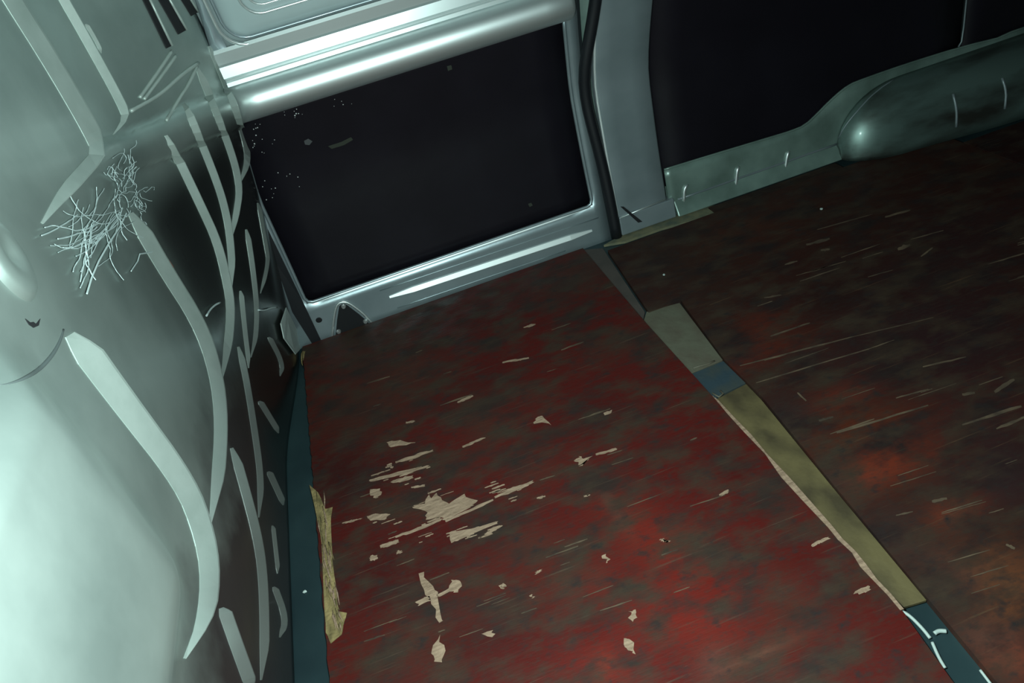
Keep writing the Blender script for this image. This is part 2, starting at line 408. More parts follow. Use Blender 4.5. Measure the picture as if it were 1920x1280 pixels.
# triangular access opening with bolts
tri = [(622, 640), (625, 600), (630, 572), (640, 565), (652, 566), (675, 582), (692, 598), (702, 612)]
tri_in = [(629, 634), (632, 600), (636, 574), (643, 569), (651, 572), (672, 588), (686, 600), (695, 610)]
prism('access_opening', [hw(*p, .0012) for p in tri_in], (0, .003, 0), m_hole, door)
tube('opening_rim', [hw(*p, .001) for p in smooth_line(tri, 26, 2)], .0050, m_tube, door, 8)
def disc(name, c, r, h, mat_, parent, n=12):
    c = np.array(c)
    V = [c + np.array([r * math.cos(t), 0, r * math.sin(t)]) for t in np.linspace(0, 2 * math.pi, n, endpoint=False)]
    V2 = [c + np.array([r * .7 * math.cos(t), -h, r * .7 * math.sin(t)]) for t in np.linspace(0, 2 * math.pi, n, endpoint=False)]
    F = [tuple(range(n)), tuple(range(n, 2 * n))] + [(i, (i + 1) % n, n + (i + 1) % n, n + i) for i in range(n)]
    return obj(name, V + V2, F, mat_, parent, smooth=False)
for p in ((644, 574), (685, 602), (635, 621)): disc('bolt', hw(*p, .004), .0078, .007, m_bolt, door)
disc('drain_hole', hw(598, 600, .0005), .010, .0015, m_hole, door)
# waist beam: round pressed tube along the door
zc = .751; yc = yw(zc) - .030; rb_ = .046
bx0, bx1 = XL(zc) + .012, 1.036
path = [(x, yc, zc) for x in np.linspace(bx0, bx1 - .02, 14)]; rr = [rb_] * 14
for t in (.35, .65, .88, 1.0): path.append((bx1 - .02 + .02 * t, yc, zc)); rr.append(rb_ * math.sqrt(max(.03, 1 - t * t)))
tube('waist_beam', path, rr, m_tube, door, 28)
# stepped rail above the beam
prof = [(yw(.78) - .004, .776), (yw(.79) - .012, .792), (yw(.795) - .026, .797), (yw(.80) - .022, .806), (yw(.81) - .016, .809), (yw(.815) - .016, .814),
        (yw(.82) - .026, .819), (yw(.845) - .016, .845), (yw(.85) - .010, .850), (yw(.878) - .006, .876), (yw(.885) - .001, .884), (yw(.885) + .01, .884), (yw(.78) + .01, .776)]
n = len(prof); xs_ = np.linspace(XL(.82) + .012, XR - .01, 12)
V = [(x, p[0], p[1]) for x in xs_ for p in prof]; F = []
for i in range(len(xs_) - 1):
    for j in range(n): F.append((i * n + j, i * n + (j + 1) % n, (i + 1) * n + (j + 1) % n, (i + 1) * n + j))
F += [tuple(range(n)), tuple((len(xs_) - 1) * n + j for j in range(n))]
obj('stepped_rail', V, F, m_beam, door)
# recessed upper panel with rounded corner and an embossed loop
V, F = grid(lambda u, z: (UL - .03 + u * (UR + .04 - UL), yw(z) + .014, z), np.linspace(0, 1, 8), np.linspace(UB - .01, 1.49, 14))
m_panel = mat('upper panel paint', (.46, .54, .55), .4, .2, .2, ((.38, .45, .46), (5, 5, 5), .4, .75), .05, 30)
obj('upper_panel', V, F, m_panel, door, smooth=True, solid=.003)
def rr_path(x0, x1, z0, z1, r, off, k=7):
    P = []
    for cx, cz, a0 in ((x0 + r, z0 + r, math.pi), (x1 - r, z0 + r, 1.5 * math.pi), (x1 - r, z1 - r, 0), (x0 + r, z1 - r, .5 * math.pi)):
        for t in np.linspace(0, math.pi / 2, k): P.append((cx + r * math.cos(a0 + t), cz + r * math.sin(a0 + t)))
    Q = []
    for i in range(len(P)):
        a, b = np.array(P[i]), np.array(P[(i + 1) % len(P)]); m_ = max(1, int(np.linalg.norm(b - a) / .06))
        for t in range(m_): Q.append(a + (b - a) * t / m_)
    return [(q[0], yw(q[1]) + off, q[1]) for q in Q]
tube('panel_lip', rr_path(UL, UR, UB, 1.46, .06, -.001), .005, m_beam, door, 8, closed=True)
tube('panel_lip', rr_path(UL + .014, UR - .014, UB + .014, 1.446, .05, .008), .004, m_door, door, 8, closed=True)
tube('embossed_loop', rr_path(.236, .92, .932, 1.40, .045, .012), .004, m_beam, door, 8, closed=True)
tube('embossed_loop', rr_path(.254, .90, .950, 1.38, .035, .012), .003, m_beam, door, 8, closed=True)
# door edge gap beside the bulkhead foot
prism('edge_seal', [hw(*p, .003) for p in [(500, 425), (510, 446), (568, 566), (603, 640), (590, 652), (548, 585), (515, 490)]], (0, .004, 0), m_black, door)

# ---- rear side wall
XW0 = 1.070; XW1 = 3.148
V, F = grid(lambda x, z: (x, yw(z) + .012, z), np.linspace(XW0, XW1, 20), np.linspace(ZF, 1.5, 30))
wall_back = tag(obj('wall_back', V, F, m_sill, smooth=True, solid=.004), 'rear side wall of the van with dark lining and wheel arch', 'wall', kind='structure')
# pillar
PX0, PX1 = 1.088, 1.262
V = []; F = []
zz = np.linspace(.03, 1.5, 30)
prof = [(-.002, .012), (0, -.012), (.010, -.019), (.05, -.016), (.11, -.018), (PX1 - PX0 - .008, -.019), (PX1 - PX0, -.010), (PX1 - PX0, .012)]
n = len(prof)
for z in zz:
    sh = .035 * sm((z - .45) / .5)
    for (dx, dy) in prof: V.append((PX0 + dx + sh, yw(z) + dy, z))
for i in range(len(zz) - 1):
    for j in range(n - 1): F.append((i * n + j, i * n + j + 1, (i + 1) * n + j + 1, (i + 1) * n + j))
pillar = obj('pillar', V, F, m_pillar, wall_back, smooth=True)
tube('pillar_edge', [(PX0 + .035 * sm((z - .45) / .5) + .001, yw(z) - .012, z) for z in zz], .0045, m_bead, wall_back, 6)
# rubber door seal
tube('door_seal', [(1.072 + .042 * sm((z - .5) / .3) - .017 * math.exp(-((z - .46) / .17) ** 2), yw(z) - .013, z) for z in np.linspace(-.010, 1.5, 36)], .0175, m_black, wall_back, 10)
# foot of the pillar
prism('pillar_foot', [(PX0 - .002, yw(.0) + .010, .0), (PX0 - .002, yw(0) - .028, .0), (PX0, yw(.03) - .020, .062), (PX0, yw(.05) + .012, .062)], (PX1 - PX0 + .02, 0, 0), m_pillar, wall_back, bevel=.003)
tube('foot_fold', [(PX0 + .004, yw(.06) - .022, .060), (PX1 - .01, yw(.06) - .022, .070)], .003, m_beam, wall_back, 6)
prism('dark_gap', [hw(*p, .026) for p in [(1164, 388), (1170, 388), (1208, 418), (1204, 424)]], (0, .004, 0), m_hole, wall_back)
# sill panel with its free edge
sil = [(1245, 318), (1330, 292), (1420, 265), (1500, 241), (1520, 226), (1560, 185), (1590, 160), (1620, 148), (1700, 120), (1800, 89), (1870, 72)]
top = [hw(*p, .010) for p in smooth_line(sil, 44, 1)]
top = [p for p in top]; xs0 = top[-1][0]
for x in np.linspace(xs0 + .05, XW1, 8): top.append(np.array([x, yw(.22) - .010, .222]))
V = []; F = []; m_ = 6
for p in top:
    for j in range(m_):
        z = p[2] * (1 - j / (m_ - 1)); V.append((p[0], yw(z) - .010, z))
for i in range(len(top) - 1):
    for j in range(m_ - 1): F.append((i * m_ + j, i * m_ + j + 1, (i + 1) * m_ + j + 1, (i + 1) * m_ + j))
obj('sill_panel', V, F, m_sill, wall_back, smooth=True, solid=.004)
tube('sill_edge', top, .0035, m_sill, wall_back, 8)
# inward foot of the sill
prism('sill_foot', [(1.285, yw(0) - .008, .0), (1.285, yw(0) - .036, .0), (1.285, yw(.03) - .030, .016), (1.285, yw(.05) - .008, .050)], (.66, 0, 0), m_sill, wall_back, bevel=.004)
tube('sill_fold', [(x, yw(.05) - .011, .048) for x in np.linspace(1.30, 1.90, 10)], .0035, m_pillar, wall_back, 8)
# dark lining boards
def board(x0, x1, zb):
    V, F = grid(lambda x, z: (x, yw(z) + .002, z), np.linspace(x0, x1, 10), np.linspace(zb, 1.5, 24))
    return tag(obj('lining_board', V, F, m_board, wall_back, smooth=True, solid=.005), 'nearly black lining board')
jx = hw(1804, 60)[0]
board(PX1 - .01, jx - .003, .10); board(jx + .004, XW1, .10)
tube('board_joint', [hw(*p, .004) for p in [(1797, 88), (1803, 78), (1807, 50), (1812, 0)]] + [(jx + .075, yw(1.1) - .004, 1.1)], .0032, m_pillar, wall_back, 6)
# wheel arch: dome at its front end, running on to the rear
def arch_pt(x, t):
    g = gz = 1.0
    if x < 2.08: g = math.sqrt(max(0, 1 - ((2.08 - x) / .195) ** 2))
    if x < 2.12: gz = math.sqrt(max(0, 1 - ((2.12 - x) / .235) ** 2)) ** .8
    if x > 2.75: g = gz = math.sqrt(max(0, 1 - ((x - 2.75) / .27) ** 2))
    p = (.118 + .045 * sm((x - 2.0) / .5)) * g; zt = .205 * gz
    a = t * math.pi / 2; e = .95 - .23 * sm((x - 2.05) / .35)
    z = zt * (math.sin(a) ** e); yy = yw(z) - .012 - p * (max(0, math.cos(a)) ** e)
    return (x, yy, z)
xa = np.r_[1.887, 1.89, 1.895, 1.905, 1.92, 1.94, 1.965, np.linspace(1.99, 2.75, 30), np.linspace(2.8, 3.0, 8)]
V, F = grid(lambda x, t: arch_pt(x, t), xa, np.linspace(0, 1, 16))
m_arch = mat('dirty arch paint', (.17, .245, .225), .42, .6, .1, ((.055, .055, .048), (3, 9, 9), .42, .62), .08, 30)
arch = obj('wheel_arch', V, F, m_arch, wall_back, smooth=True, solid=.004)
bm = bmesh.new(); bm.from_mesh(arch.data); ABVH = BVHTree.FromBMesh(bm); bm.free()
def harch(px, py):
    d = ray(px, py); r = ABVH.ray_cast(Vector(CP.tolist()), Vector(d.tolist()))
    return np.array(r[0]) if r[0] is not None else None
for pts in ([(1787, 176), (1794, 205), (1793, 238)], [(1879, 146), (1887, 172), (1884, 204)]):
    pp = [harch(*p) for p in smooth_line(pts, 8, 1)]; pp = [p for p in pp if p is not None]
    if len(pp) > 2: tube('arch_rib', pp, .0042, m_pillar, wall_back, 8)
for pts in ([(1290, 346), (1283, 352), (1282, 380)], [(1386, 312), (1382, 318), (1379, 352)], [(1480, 283), (1476, 290), (1472, 318)]):
    tube('sill_rib', [hw(*p, .013) for p in smooth_line(pts, 8, 1)], [.003] + [.0055] * 6 + [.003], m_tube, wall_back, 8)
pp = [harch(*p) for p in smooth_line([(1567, 272), (1578, 245), (1600, 216), (1640, 172), (1690, 140)], 14, 1)]
pp = [p for p in pp if p is not None]
if len(pp) > 3: tube('arch_fold', pp, .0025, m_pillar, wall_back, 6)

# ---- rear end of the cargo room
XE = 3.15
V, F = grid(lambda y, z: (XE, y, z), np.linspace(-1.8, -.0, 8), np.linspace(ZF, 1.5, 8))
wall_right = tag(obj('wall_right', V, F, m_pillar, solid=.01), 'rear end wall of the cargo room beyond the wheel arch', 'wall', kind='structure')
for y0, y1 in ((-1.72, -.92), (-.88, -.10)):
    prism('rear_panel', [(XE - .001, y0, .12), (XE - .001, y1, .12), (XE - .001, y1, 1.4), (XE - .001, y0, 1.4)], (-.006, 0, 0), m_board, wall_right, bevel=.002)
# dusty floor edge beside the pillar foot
trim = tag(prism('trim_1', [at_z(*p, -.004) for p in [(1132, 459), (1166, 440), (1215, 416), (1338, 385), (1350, 398), (1240, 428), (1172, 452)]], (0, 0, -.008),
     mat('dusty floor edge', (.2, .185, .11), .7, 0, 0, ((.09, .11, .085), (25, 25, 25), .4, .7), .3, 60)), 'dusty pale floor edge between pillar foot and brown plywood', 'trim', kind='structure')

# ================================================================== THINGS
def srgb(r, g, b): return tuple(((c / 255) / 12.92 if c / 255 <= .04045 else ((c / 255 + .055) / 1.055) ** 2.4) for c in (r, g, b))
def sheet(name, xl, xr, y0, y1, mt, base, blobs, label, nx=90, ny=130, extra_y=(), dim=1.0):
    yv = sorted(list(np.linspace(y0, y1, ny)) + list(extra_y))
    V, F = grid(lambda u, y: (xl(y) + u * (xr(y) - xl(y)), y, 0.0), np.linspace(0, 1, nx), yv)
    o = obj(name, V, F, mt, solid=.0135)
    me = o.data; ca = me.color_attributes.new('stain', 'FLOAT_COLOR', 'POINT')
    P = np.array([v.co[:] for v in me.vertices]); q = (P - CP) @ Rn.T
    X = 960 - FPX * q[:, 0] / q[:, 2]; Y = 640 + FPX * q[:, 1] / q[:, 2]
    C = np.tile(np.array(base, float), (len(P), 1))
    for (bx, by, rx, ry, ang, colr, a) in blobs:
        colr = np.array(colr) * dim
        c, s = math.cos(math.radians(ang)), math.sin(math.radians(ang)); dx = X - bx; dy = Y - by
        uu = (dx * c + dy * s) / rx; vv = (-dx * s + dy * c) / ry
        k = a * np.exp(-(uu ** 2 + vv ** 2) * 1.2)[:, None]; C = C * (1 - k) + np.array(colr) * k
    buf = np.c_[C, np.ones(len(C))].astype(np.float32).ravel(); ca.data.foreach_set('color', buf)
    return tag(o, label, 'floor sheet', 'plywood floor sheets')
RED = (.135, .021, .018); BRED = (.26, .034, .022); DRED = (.085, .02, .019); BRN = (.085, .058, .044); GRY = (.09, .072, .052); DK = (.035, .024, .024); ORG = (.20, .065, .03)
A = -18
blobs1 = [
 (700, 640, 170, 60, A, BRN, .8), (900, 590, 160, 50, A, DRED, .7), (1080, 520, 110, 40, A, BRN, .8), (680, 770, 120, 70, A, BRN, .75), (770, 700, 80, 40, A, GRY, .5),
 (900, 720, 100, 40, A, DRED, .8), (1010, 610, 130, 40, A, RED, .5), (1150, 650, 90, 30, A, BRN, .8), (1020, 680, 140, 40, A, RED, .6), (900, 790, 60, 40, 60, GRY, .6),
 (1240, 800, 160, 90, 40, RED, .9), (1120, 780, 80, 50, A, DRED, .7), (640, 900, 70, 90, 60, DK, .7), (740, 880, 90, 40, A, DRED, .6), (760, 950, 70, 30, A, GRY, .7),
 (830, 1040, 160, 50, A, DRED, .7), (1000, 1020, 70, 40, A, GRY, .7), (1050, 960, 100, 60, A, RED, .8), (1170, 960, 50, 80, -30, BRN, .6), (1000, 880, 60, 40, 0, GRY, .45),
 (700, 1080, 100, 90, 0, DRED, .8), (890, 1110, 40, 70, 0, BRN, .5), (970, 1140, 80, 40, A, GRY, .55), (1060, 1090, 45, 40, 60, GRY, .6), (1130, 1100, 30, 60, -40, GRY, .7),
 (1110, 1160, 140, 60, A, RED, .8), (900, 1200, 120, 60, A, DRED, .8), (760, 1220, 110, 60, A, BRN, .6), (1240, 1020, 160, 60, 35, BRED, .8), (1420, 1010, 140, 60, 40, RED, .8),
 (1290, 1010, 50, 35, 0, GRY, .6), (1280, 1160, 180, 70, 20, BRED, .7), (1140, 1250, 90, 50, 0, BRED, .7), (1400, 1230, 90, 40, A, BRN, .6), (1500, 1150, 120, 60, 40, GRY, .55),
 (1560, 1080, 80, 40, 40, DRED, .6), (1590, 1210, 120, 50, 30, RED, .7), (1340, 1240, 40, 40, 0, (.2, .16, .13), .3), (1140, 935, 80, 13, 57, (.14, .10, .075), .8), (1420, 1228, 110, 9, -27, (.2, .13, .09), .7), (1130, 1245, 22, 22, 0, (.42, .06, .025), .7), (1460, 940, 60, 30, 40, GRY, .4), (1380, 880, 90, 40, 40, DRED, .6),
 (1000, 740, 40, 25, A, BRN, .5), (1100, 900, 60, 30, A, RED, .7), (850, 870, 60, 25, A, BRN, .4)]
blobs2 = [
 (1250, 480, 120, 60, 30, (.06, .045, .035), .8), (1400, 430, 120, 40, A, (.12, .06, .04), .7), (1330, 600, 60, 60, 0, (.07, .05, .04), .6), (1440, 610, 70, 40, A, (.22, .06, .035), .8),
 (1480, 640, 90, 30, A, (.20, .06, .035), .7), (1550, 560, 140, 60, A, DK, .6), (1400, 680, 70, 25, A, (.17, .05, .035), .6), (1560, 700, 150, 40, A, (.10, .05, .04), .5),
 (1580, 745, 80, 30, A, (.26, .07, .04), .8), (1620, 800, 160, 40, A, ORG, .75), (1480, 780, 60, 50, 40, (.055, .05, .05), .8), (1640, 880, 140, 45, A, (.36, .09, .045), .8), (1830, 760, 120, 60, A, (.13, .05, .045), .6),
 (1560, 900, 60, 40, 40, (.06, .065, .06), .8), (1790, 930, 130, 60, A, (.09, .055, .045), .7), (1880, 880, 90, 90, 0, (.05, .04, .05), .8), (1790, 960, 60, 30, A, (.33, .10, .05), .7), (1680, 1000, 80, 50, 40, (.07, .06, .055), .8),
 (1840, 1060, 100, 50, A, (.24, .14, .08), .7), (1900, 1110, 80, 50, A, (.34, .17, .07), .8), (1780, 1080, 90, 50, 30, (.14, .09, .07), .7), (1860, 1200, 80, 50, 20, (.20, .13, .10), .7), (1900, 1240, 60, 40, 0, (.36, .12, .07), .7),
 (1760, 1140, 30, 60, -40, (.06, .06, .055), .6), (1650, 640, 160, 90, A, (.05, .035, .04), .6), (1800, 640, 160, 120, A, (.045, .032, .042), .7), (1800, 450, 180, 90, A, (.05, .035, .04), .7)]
edge_pts = np.array([at_z(*p, 0)[:2] for p in [(1091, 463), (1205, 598), (1340, 747), (1560, 990), (1690, 1142), (1790, 1282)]])
_o = np.argsort(edge_pts[:, 1]); EX, EY = edge_pts[_o, 0], edge_pts[_o, 1]
def xr1(y): return float(np.interp(y, EY, EX))
jag = {}
def xl1(y): return .0 + .0012 * math.sin(y * 91) + .001 * math.sin(y * 233)
re = np.array([at_z(*p, 0)[:2] for p in [(1276, 562), (1360, 676), (1430, 745), (1560, 905), (1745, 1128), (1872, 1282)]])
_o = np.argsort(re[:, 1]); RX, RY = re[_o, 0], re[_o, 1]
na = at_z(1133, 460, 0); nbp = at_z(1212, 579, 0); YN = float(at_z(1276, 562, 0)[1])
def xl2(y):
    if y > YN: return float(np.interp(y, [nbp[1], na[1]], [nbp[0], na[0]]))
    return float(np.interp(y, RY, RX))
ply1 = sheet('plywood_sheet', xl1, xr1, -1.72, .004, m_ply1, RED, blobs1, 'worn dark red plywood sheet beside the bulkhead, with bare splintered patches')
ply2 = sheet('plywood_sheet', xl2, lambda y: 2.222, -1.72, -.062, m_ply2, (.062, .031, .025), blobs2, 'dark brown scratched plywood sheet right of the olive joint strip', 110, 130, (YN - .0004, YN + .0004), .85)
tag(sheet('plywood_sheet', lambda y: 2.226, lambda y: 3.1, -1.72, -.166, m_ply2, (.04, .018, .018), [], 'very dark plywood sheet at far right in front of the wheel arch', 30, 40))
# narrow brown infill of the second sheet reaching the sill
V, F = grid(lambda u, y: (u, y, 0.0), np.linspace(1.39, 1.86, 12), [-.0615, -.018])
fill = obj('edge_batten', V, F, m_ply2, ply2, solid=.0135)
ca = fill.data.color_attributes.new('stain', 'FLOAT_COLOR', 'POINT'); ca.data.foreach_set('color', np.tile(np.array([.045, .03, .025, 1], np.float32), len(fill.data.vertices)))

# ---- bare wood patches and scratches in the paint film
def flat_patch(name, poly_px, mt, parent, h=.0005, jit=.0012, sub=3):
    P = [np.array(at_z(*p, 0.0)) for p in poly_px]; Q = []
    for i in range(len(P)):
        a, b = P[i], P[(i + 1) % len(P)]
        for t in range(sub):
            q = a + (b - a) * t / sub
            if t: q = q + np.array([rng.normal(0, jit * 3), rng.normal(0, jit * .8), 0])
            Q.append(q)
    return prism(name, [(q[0], q[1], h) for q in Q], (0, 0, -h + .0001), mt, parent)
def streak_poly(a, b, wd, jit=.25, n=7):
    a = np.array(a, float); b = np.array(b, float); t = (b - a) / np.linalg.norm(b - a); nn = np.array([-t[1], t[0]])
    up, dn = [], []
    for i in range(n):
        s = i / (n - 1); k = (wd / 2) * (.35 + .65 * math.sin(math.pi * min(1, max(0, .12 + .76 * s)))) 
        up.append(a + (b - a) * s + nn * k * (1 + rng.normal(0, jit))); dn.append(a + (b - a) * s - nn * k * (1 + rng.normal(0, jit)))
    return up + dn[::-1]
K = 2.976
def c1(*pts): return [(560 + x / K, 850 + y / K) for x, y in pts]
def c5(*pts): return [(400 + x / 2.4, 350 + y / 2.4) for x, y in pts]
def c3(*pts): return [(1280 + x / K, 380 + y / K) for x, y in pts]
def c2(*pts): return [(1200 + x / 2.667, 850 + y / 2.667) for x, y in pts]
BARE = [
 c1((720, 210), (740, 250), (770, 220), (800, 260), (840, 280), (925, 225), (1000, 262), (960, 300), (820, 372), (790, 355), (710, 370), (720, 330), (640, 305), (640, 290), (705, 280)),
 c1((400, 200), (455, 195), (460, 230), (430, 250), (400, 235)),
 c1((840, 440), (960, 420), (1100, 380), (1110, 390), (900, 480), (850, 495)),
 c1((380, 350), (430, 335), (510, 340), (480, 370), (400, 375)),
 c1((670, 670), (700, 660), (750, 740), (775, 800), (800, 930), (785, 945), (740, 840), (700, 760)),
 c1((650, 830), (700, 800), (730, 795), (745, 820), (720, 825), (665, 850)),
 c1((768, 790), (838, 752), (850, 705), (880, 705), (910, 730), (890, 775), (850, 770), (775, 800)),
 c1((790, 1010), (820, 1100), (800, 1165), (760, 1150), (745, 1090)),
 c1((1535, 42), (1562, 15), (1590, 30), (1640, 14), (1600, 44), (1585, 68), (1562, 55)),
 c1((1690, 572), (1715, 560), (1740, 590), (1715, 612)),
 c1((1840, 880), (1880, 870), (1885, 910), (1865, 940), (1855, 900)),
 c1((1815, 1030), (1845, 1035), (1880, 1120), (1850, 1100), (1820, 1080)),
 c1((1020, 1005), (1085, 985), (1080, 1025)),
 c5((780, 1150), (840, 1140), (910, 1150), (870, 1162), (800, 1172)),
 c5((1440, 1060), (1460, 1035), (1480, 1030), (1520, 1072), (1480, 1060)),
 c5((1755, 1018), (1795, 1003), (1790, 1018), (1762, 1028)),
 c2((1075, 690), (1140, 660), (1155, 680), (1095, 705)),
 c2((395, 205), (440, 180), (445, 190), (405, 215)),
 c1((1115, 738), (1140, 725), (1160, 742), (1140, 757)), c1((1283, 795), (1300, 785), (1320, 797), (1300, 810)),
]
for p in BARE: tag(flat_patch('bare_wood_patch', p, m_bare, ply1), 'pale bare wood patch')
STREAKS = [c1((400, 152), (720, 70)), c1((540, 465), (790, 372)), c1((820, 378), (1085, 258)), c1((1092, 245), (1312, 155)), c1((455, 522), (560, 488)), c1((395, 590), (440, 575)),
 c1((245, 388), (345, 365)), c1((1040, 452), (1130, 405)), c1((545, 555), (580, 545)), c1((1320, 668), (1355, 650)), c1((520, 160), (640, 130)), c1((630, 190), (705, 178)), c1((1330, 250), (1375, 238)), c1((1590, 240), (1625, 230)),
 c5((820, 1240), (990, 1185)), c5((1300, 790), (1420, 770)), c5((1120, 1170), (1220, 1130)), c5((1100, 970), (1170, 940)), c5((1720, 1205), (1815, 1180)), c5((865, 1062), (908, 1055)), c5((1400, 632), (1450, 618)),
 c2((860, 460), (945, 420)), c2((100, 430), (145, 440))]
SW = [15, 14, 13, 15, 15, 18, 7, 10, 12, 10, 14, 9, 8, 6, 13, 9, 10, 10, 10, 8, 8, 13, 9]
for (a, b), wd in zip(STREAKS, SW): tag(flat_patch('bare_wood_streak', streak_poly(a, b, wd / 2.2), m_bare, ply1, jit=.0008, sub=2), 'pale splintered streak')
for _ in range(60):
    cx, cy, sx, sy = [(835, 940, 70, 22), (760, 985, 60, 20), (760, 885, 45, 18), (940, 925, 50, 16), (870, 1000, 40, 12)][int(rng.integers(0, 5))]
    x0 = cx + rng.normal(0, sx * .6); y0 = cy + rng.normal(0, sy * .6); ln = 5 + rng.random() * 22
    flat_patch('sliver', streak_poly((x0, y0), (x0 + ln, y0 - ln * .35), 1.0 + rng.random() * 2.2), m_bare, ply1, jit=.0004, sub=1, h=.0004)
torn = flat_patch('torn_edge', c1((60, 175), (110, 220), (150, 310), (190, 300), (180, 380), (190, 600), (215, 800), (220, 880), (270, 890), (250, 960), (240, 1010), (180, 1060), (152, 1000), (143, 850), (128, 500), (100, 350)), m_torn, ply1, h=.001, jit=.0002)
tag(torn, 'torn yellowish raw edge')
for _ in range(44):
    t = rng.random(); y_ = 918 + t * 255; x0 = 588 + t * 30
    a = (x0 + 2 + rng.random() * 18, y_); b = (a[0] + 1 + rng.random() * 9, y_ + 12 + rng.random() * 32)
    pa, pm, pb = at_z(*a, .001), at_z((a[0] + b[0]) / 2 + rng.normal(0, 1.5), (a[1] + b[1]) / 2, .0022), at_z(*b, .001)
    tube('splinter', [pa, pm, pb], [.0006, .0019, .0004], m_bare if rng.random() < .5 else m_torn, ply1, 5)
flat_patch('raw_edge', [(1336, 742), (1345, 748), (1560, 985), (1695, 1142), (1688, 1144), (1552, 988)], m_bare, ply1, h=.0006, jit=.0006, sub=6)
flat_patch('raw_edge', [(567, 656), (572, 660), (569, 690), (565, 680)], m_torn, ply1, h=.0006)
SCR = [(c3((320, 910), (940, 750)), 4.5), (c3((940, 750), (1400, 640)), 3), (c3((410, 1005), (1040, 815)), 5), (c3((1040, 815), (1180, 765)), 3), (c3((690, 235), (820, 200)), 12), (c3((770, 265), (820, 260)), 8),
 (c3((570, 345), (640, 325)), 6), (c3((455, 530), (550, 515)), 5), (c3((490, 745), (710, 670)), 6), (c3((1340, 915), (1580, 860)), 6), (c3((1740, 1055), (1850, 985)), 13), (c3((1560, 1240), (1890, 1135)), 10),
 (c3((1750, 1260), (1920, 1190)), 11), (c3((860, 1285), (1370, 1130)), 7), (c3((1190, 1090), (1370, 1040)), 5), (c3((760, 1215), (840, 1195)), 8), (c3((1330, 300), (1395, 250)), 6), (c3((1130, 80), (1270, 40)), 7),
 (c3((640, 1060), (690, 1105)), 6), (c3((1200, 260), (1270, 235)), 12), (c3((1560, 1070), (1630, 1060)), 9), (c2((1460, 240), (1535, 225)), 12), (c2((1280, 310), (1365, 290)), 6), (c2((1830, 455), (1875, 475)), 10)]
for (a, b), wd in SCR: flat_patch('scratch', streak_poly(a, b, wd / 2), m_scr, ply2, jit=.0004, sub=1)
for _ in range(45):       # fine scratches along the grain
    x0 = 1380 + rng.random() * 560; y0 = 420 + rng.random() * 780
    if y0 - 460 > (x0 - 1180) * 1.12 - 60: continue
    ln = 20 + rng.random() * 90
    flat_patch('scratch', streak_poly((x0, y0), (x0 + ln, y0 - ln * (.27 + .08 * rng.random())), 1.2 + rng.random() * 1.3), m_scr, ply2, jit=.0003, sub=1, h=.0003)
for _ in range(40):
    x0 = 640 + rng.random() * 700; y0 = 560 + rng.random() * 680
    ln = 12 + rng.random() * 55
    p = at_z(x0, y0, 0); p2 = at_z(x0 + ln, y0 - ln * .35, 0)
    if not (.03 < p[0] < .9 and p2[0] < .92 and p[1] < -.03 and p2[1] < -.03): continue
    flat_patch('scratch', streak_poly((x0, y0), (x0 + ln, y0 - ln * (.30 + .1 * rng.random())), 1.2 + rng.random() * 1.6), m_scr, ply1, jit=.0003, sub=1, h=.0003)

# ---- strip lying in the joint between the sheets
js = empty('joint_strip', (.98, -.8, ZF))
tag(js, 'flat olive and grey taped strip in the joint between red and brown plywood', 'floor strip')
def piece(name, px, mt, h=.006, label=None):
    P = [at_z(*p, 0) for p in px]
    o = prism(name, [(p[0] - .98, p[1] + .8, -.004 - ZF) for p in P], (0, 0, -h), mt, js, bevel=.0008)
    return tag(o, label) if label else o
piece('batten', [(1093, 466), (1130, 463), (1209, 582), (1206, 596)], m_grey)
piece('tape_patch', [(1207, 597), (1212, 582), (1274, 565), (1355, 672), (1288, 700)], m_tape, .0075, 'green grey crumpled tape patch')
piece('tape_patch', [(1289, 701), (1356, 674), (1398, 715), (1336, 745)], m_blue, .007, 'dark blue tape patch')
piece('strip_body', [(1338, 748), (1399, 717), (1428, 747), (1558, 906), (1738, 1122), (1688, 1137), (1558, 988)], m_olive)
for pts in ([(1300, 690), (1312, 686), (1328, 682), (1340, 676)], [(1336, 737), (1348, 744), (1356, 738), (1350, 732)]):
    P = [at_z(*p, -.003) for p in pts]; tube('tape_crease', [(p[0] - .98, p[1] + .8, p[2] - ZF) for p in P], .0022, m_tape, js, 6)
# pressed ridges of the steel floor in the open end of the joint
def fl(pts, r, k=16, name='floor_ridge'):
    return tube(name, [at_z(*p, ZF + .006) for p in smooth_line(pts, k, 2)], r, m_white, floor, 8)
fl([(1680, 1142), (1702, 1150), (1730, 1178), (1744, 1196)], .0028)
fl([(1748, 1204), (1760, 1232), (1772, 1252)], .0026)
fl([(1752, 1187), (1760, 1182), (1774, 1183)], .0034)
fl([(1838, 1256), (1860, 1285), (1880, 1310)], .0022)

# ---- small things
br = tag(prism('corner_bracket', [hb(*p, .012) for p in [(527, 606), (537, 576), (571, 646), (555, 664), (533, 634)]], (-.003, 0, 0), m_white, bevel=.001), 'small white metal tab at the foot of bulkhead beside the door', 'bracket')
def crumb(px, py, r, label, z=0.0, m=m_white):
    c = at_z(px, py, z); V = []; F = []
    bm = bmesh.new(); bmesh.ops.create_icosphere(bm, subdivisions=1, radius=r)
    V = [np.array([v.co.x * (1 + rng.normal(0, .2)), v.co.y * (1 + rng.normal(0, .2)), max(v.co.z * .6, -r * .55) + r * .55]) for v in bm.verts]
    F = [tuple(v.index for v in f.verts) for f in bm.faces]; bm.free()
    o = obj('crumb', V, F, m); o.location = tuple(c); return tag(o, label, 'crumb', 'crumbs on the floor')
crumb(572, 1110, .0045, 'white crumb on the bare steel strip beside the torn plywood edge', ZF)
crumb(1245, 516, .0045, 'pale crumb on brown plywood near the upper end of the joint strip')
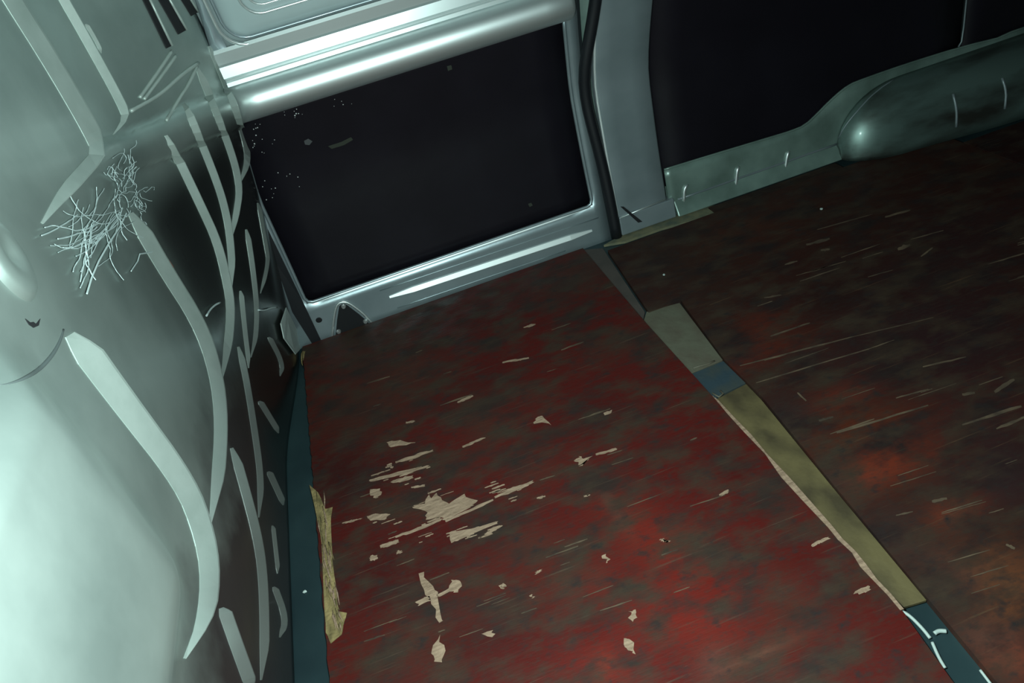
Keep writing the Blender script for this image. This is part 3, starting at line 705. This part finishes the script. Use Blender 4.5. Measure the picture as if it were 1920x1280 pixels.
crumb(1540, 393, .005, 'pale crumb on brown plywood below the sill panel')
crumb(944, 1099, .005, 'pale round crumb on red plywood right of the cross-shaped bare patch', m=m_bare)

# ---- tangle of fine strands on the bulkhead
def strands():
    V = []; F = []
    def add(pxpath, r):
        pts = [hb(*p, .003 + .002 * rng.random()) for p in pxpath]; pts = [p for p in pts if p is not None]
        if len(pts) < 3: return
        v, f = tube_geo(pts, r, 4); o = len(V); V.extend(v); F.extend([tuple(i + o for i in q) for q in f])
    def walk(x, y, ang, n, step, wob):
        P = [(x, y)]
        for _ in range(n):
            ang += rng.normal(0, wob); x += step * math.cos(ang); y += step * math.sin(ang); P.append((x, y))
        return P
    for _ in range(34):
        add(walk(195 + rng.normal(0, 28), 400 + rng.normal(0, 22), math.radians(118 + rng.normal(0, 16)), 9 + int(rng.random() * 10), 6.5, .17), .0005 + .0005 * rng.random())
    for _ in range(24):
        add(walk(236 + rng.normal(0, 14), 345 + rng.normal(0, 20), math.radians(-90 + rng.normal(0, 50)), 6 + int(rng.random() * 4), 5.5, .5), .0007)
    for _ in range(14):
        add(walk(255 + rng.normal(0, 12), 380 + rng.normal(0, 14), math.radians(60 + rng.normal(0, 60)), 6, 5, .7), .0006)
    add([(237, 400), (225, 425), (205, 455), (185, 490), (172, 520), (163, 550)], .0016)
    add([(300, 470), (262, 476), (258, 490), (246, 508)], .0012)
    return obj('strand_tangle', V, F, m_strand)
tag(strands(), 'tangle of fine pale strands clinging to the bulkhead between ribs', 'strands', kind='stuff')
# thin wire loop behind the ribs
for pts, nm in (([(387, 592), (394, 580), (404, 571), (413, 567)], 'short bent light wire between bulkhead ribs, left piece'), ([(484, 581), (496, 582), (508, 577), (520, 576)], 'short wavy light wire near the white corner tab')):
    tag(tube('wire_piece', [hb(*p, .008) for p in smooth_line(pts, 10, 1)], .0022, m_strand, None, 6), nm, 'wire')

# ---- dust specks on the door lining
V = []; F = []
for _ in range(46):
    cl = [(483, 235), (560, 212), (635, 195), (490, 275), (500, 355), (540, 335)][int(rng.integers(0, 6))]
    p = hw(cl[0] + rng.normal(0, 14), cl[1] + rng.normal(0, 9), -.0105)
    r = .0008 + .0012 * rng.random() ** 2; o = len(V)
    for t in range(6): V.append((p[0] + r * math.cos(t * 1.047), p[1], p[2] + r * math.sin(t * 1.047)))
    V.append((p[0], p[1] - r * .6, p[2])); F += [(o + t, o + (t + 1) % 6, o + 6) for t in range(6)]
tag(obj('dust_specks', V, F, m_dust, lb), 'fine bright dust specks', kind='stuff')
def smear(px, mt): prism('smear', [hw(*p, -.0108) for p in px], (0, .0005, 0), mt, lb)
m_sm = mat('dull smear', (.03, .033, .024), .7)
smear([(615, 274), (640, 266), (658, 257), (662, 262), (645, 272), (622, 279)], m_sm)
smear([(570, 264), (578, 260), (586, 265), (580, 272), (572, 271)], mat('grey fleck', (.07, .07, .075), .7))
smear([(838, 124), (846, 122), (848, 130), (840, 133)], m_sm)
smear([(990, 382), (996, 380), (999, 385), (993, 388)], m_sm)
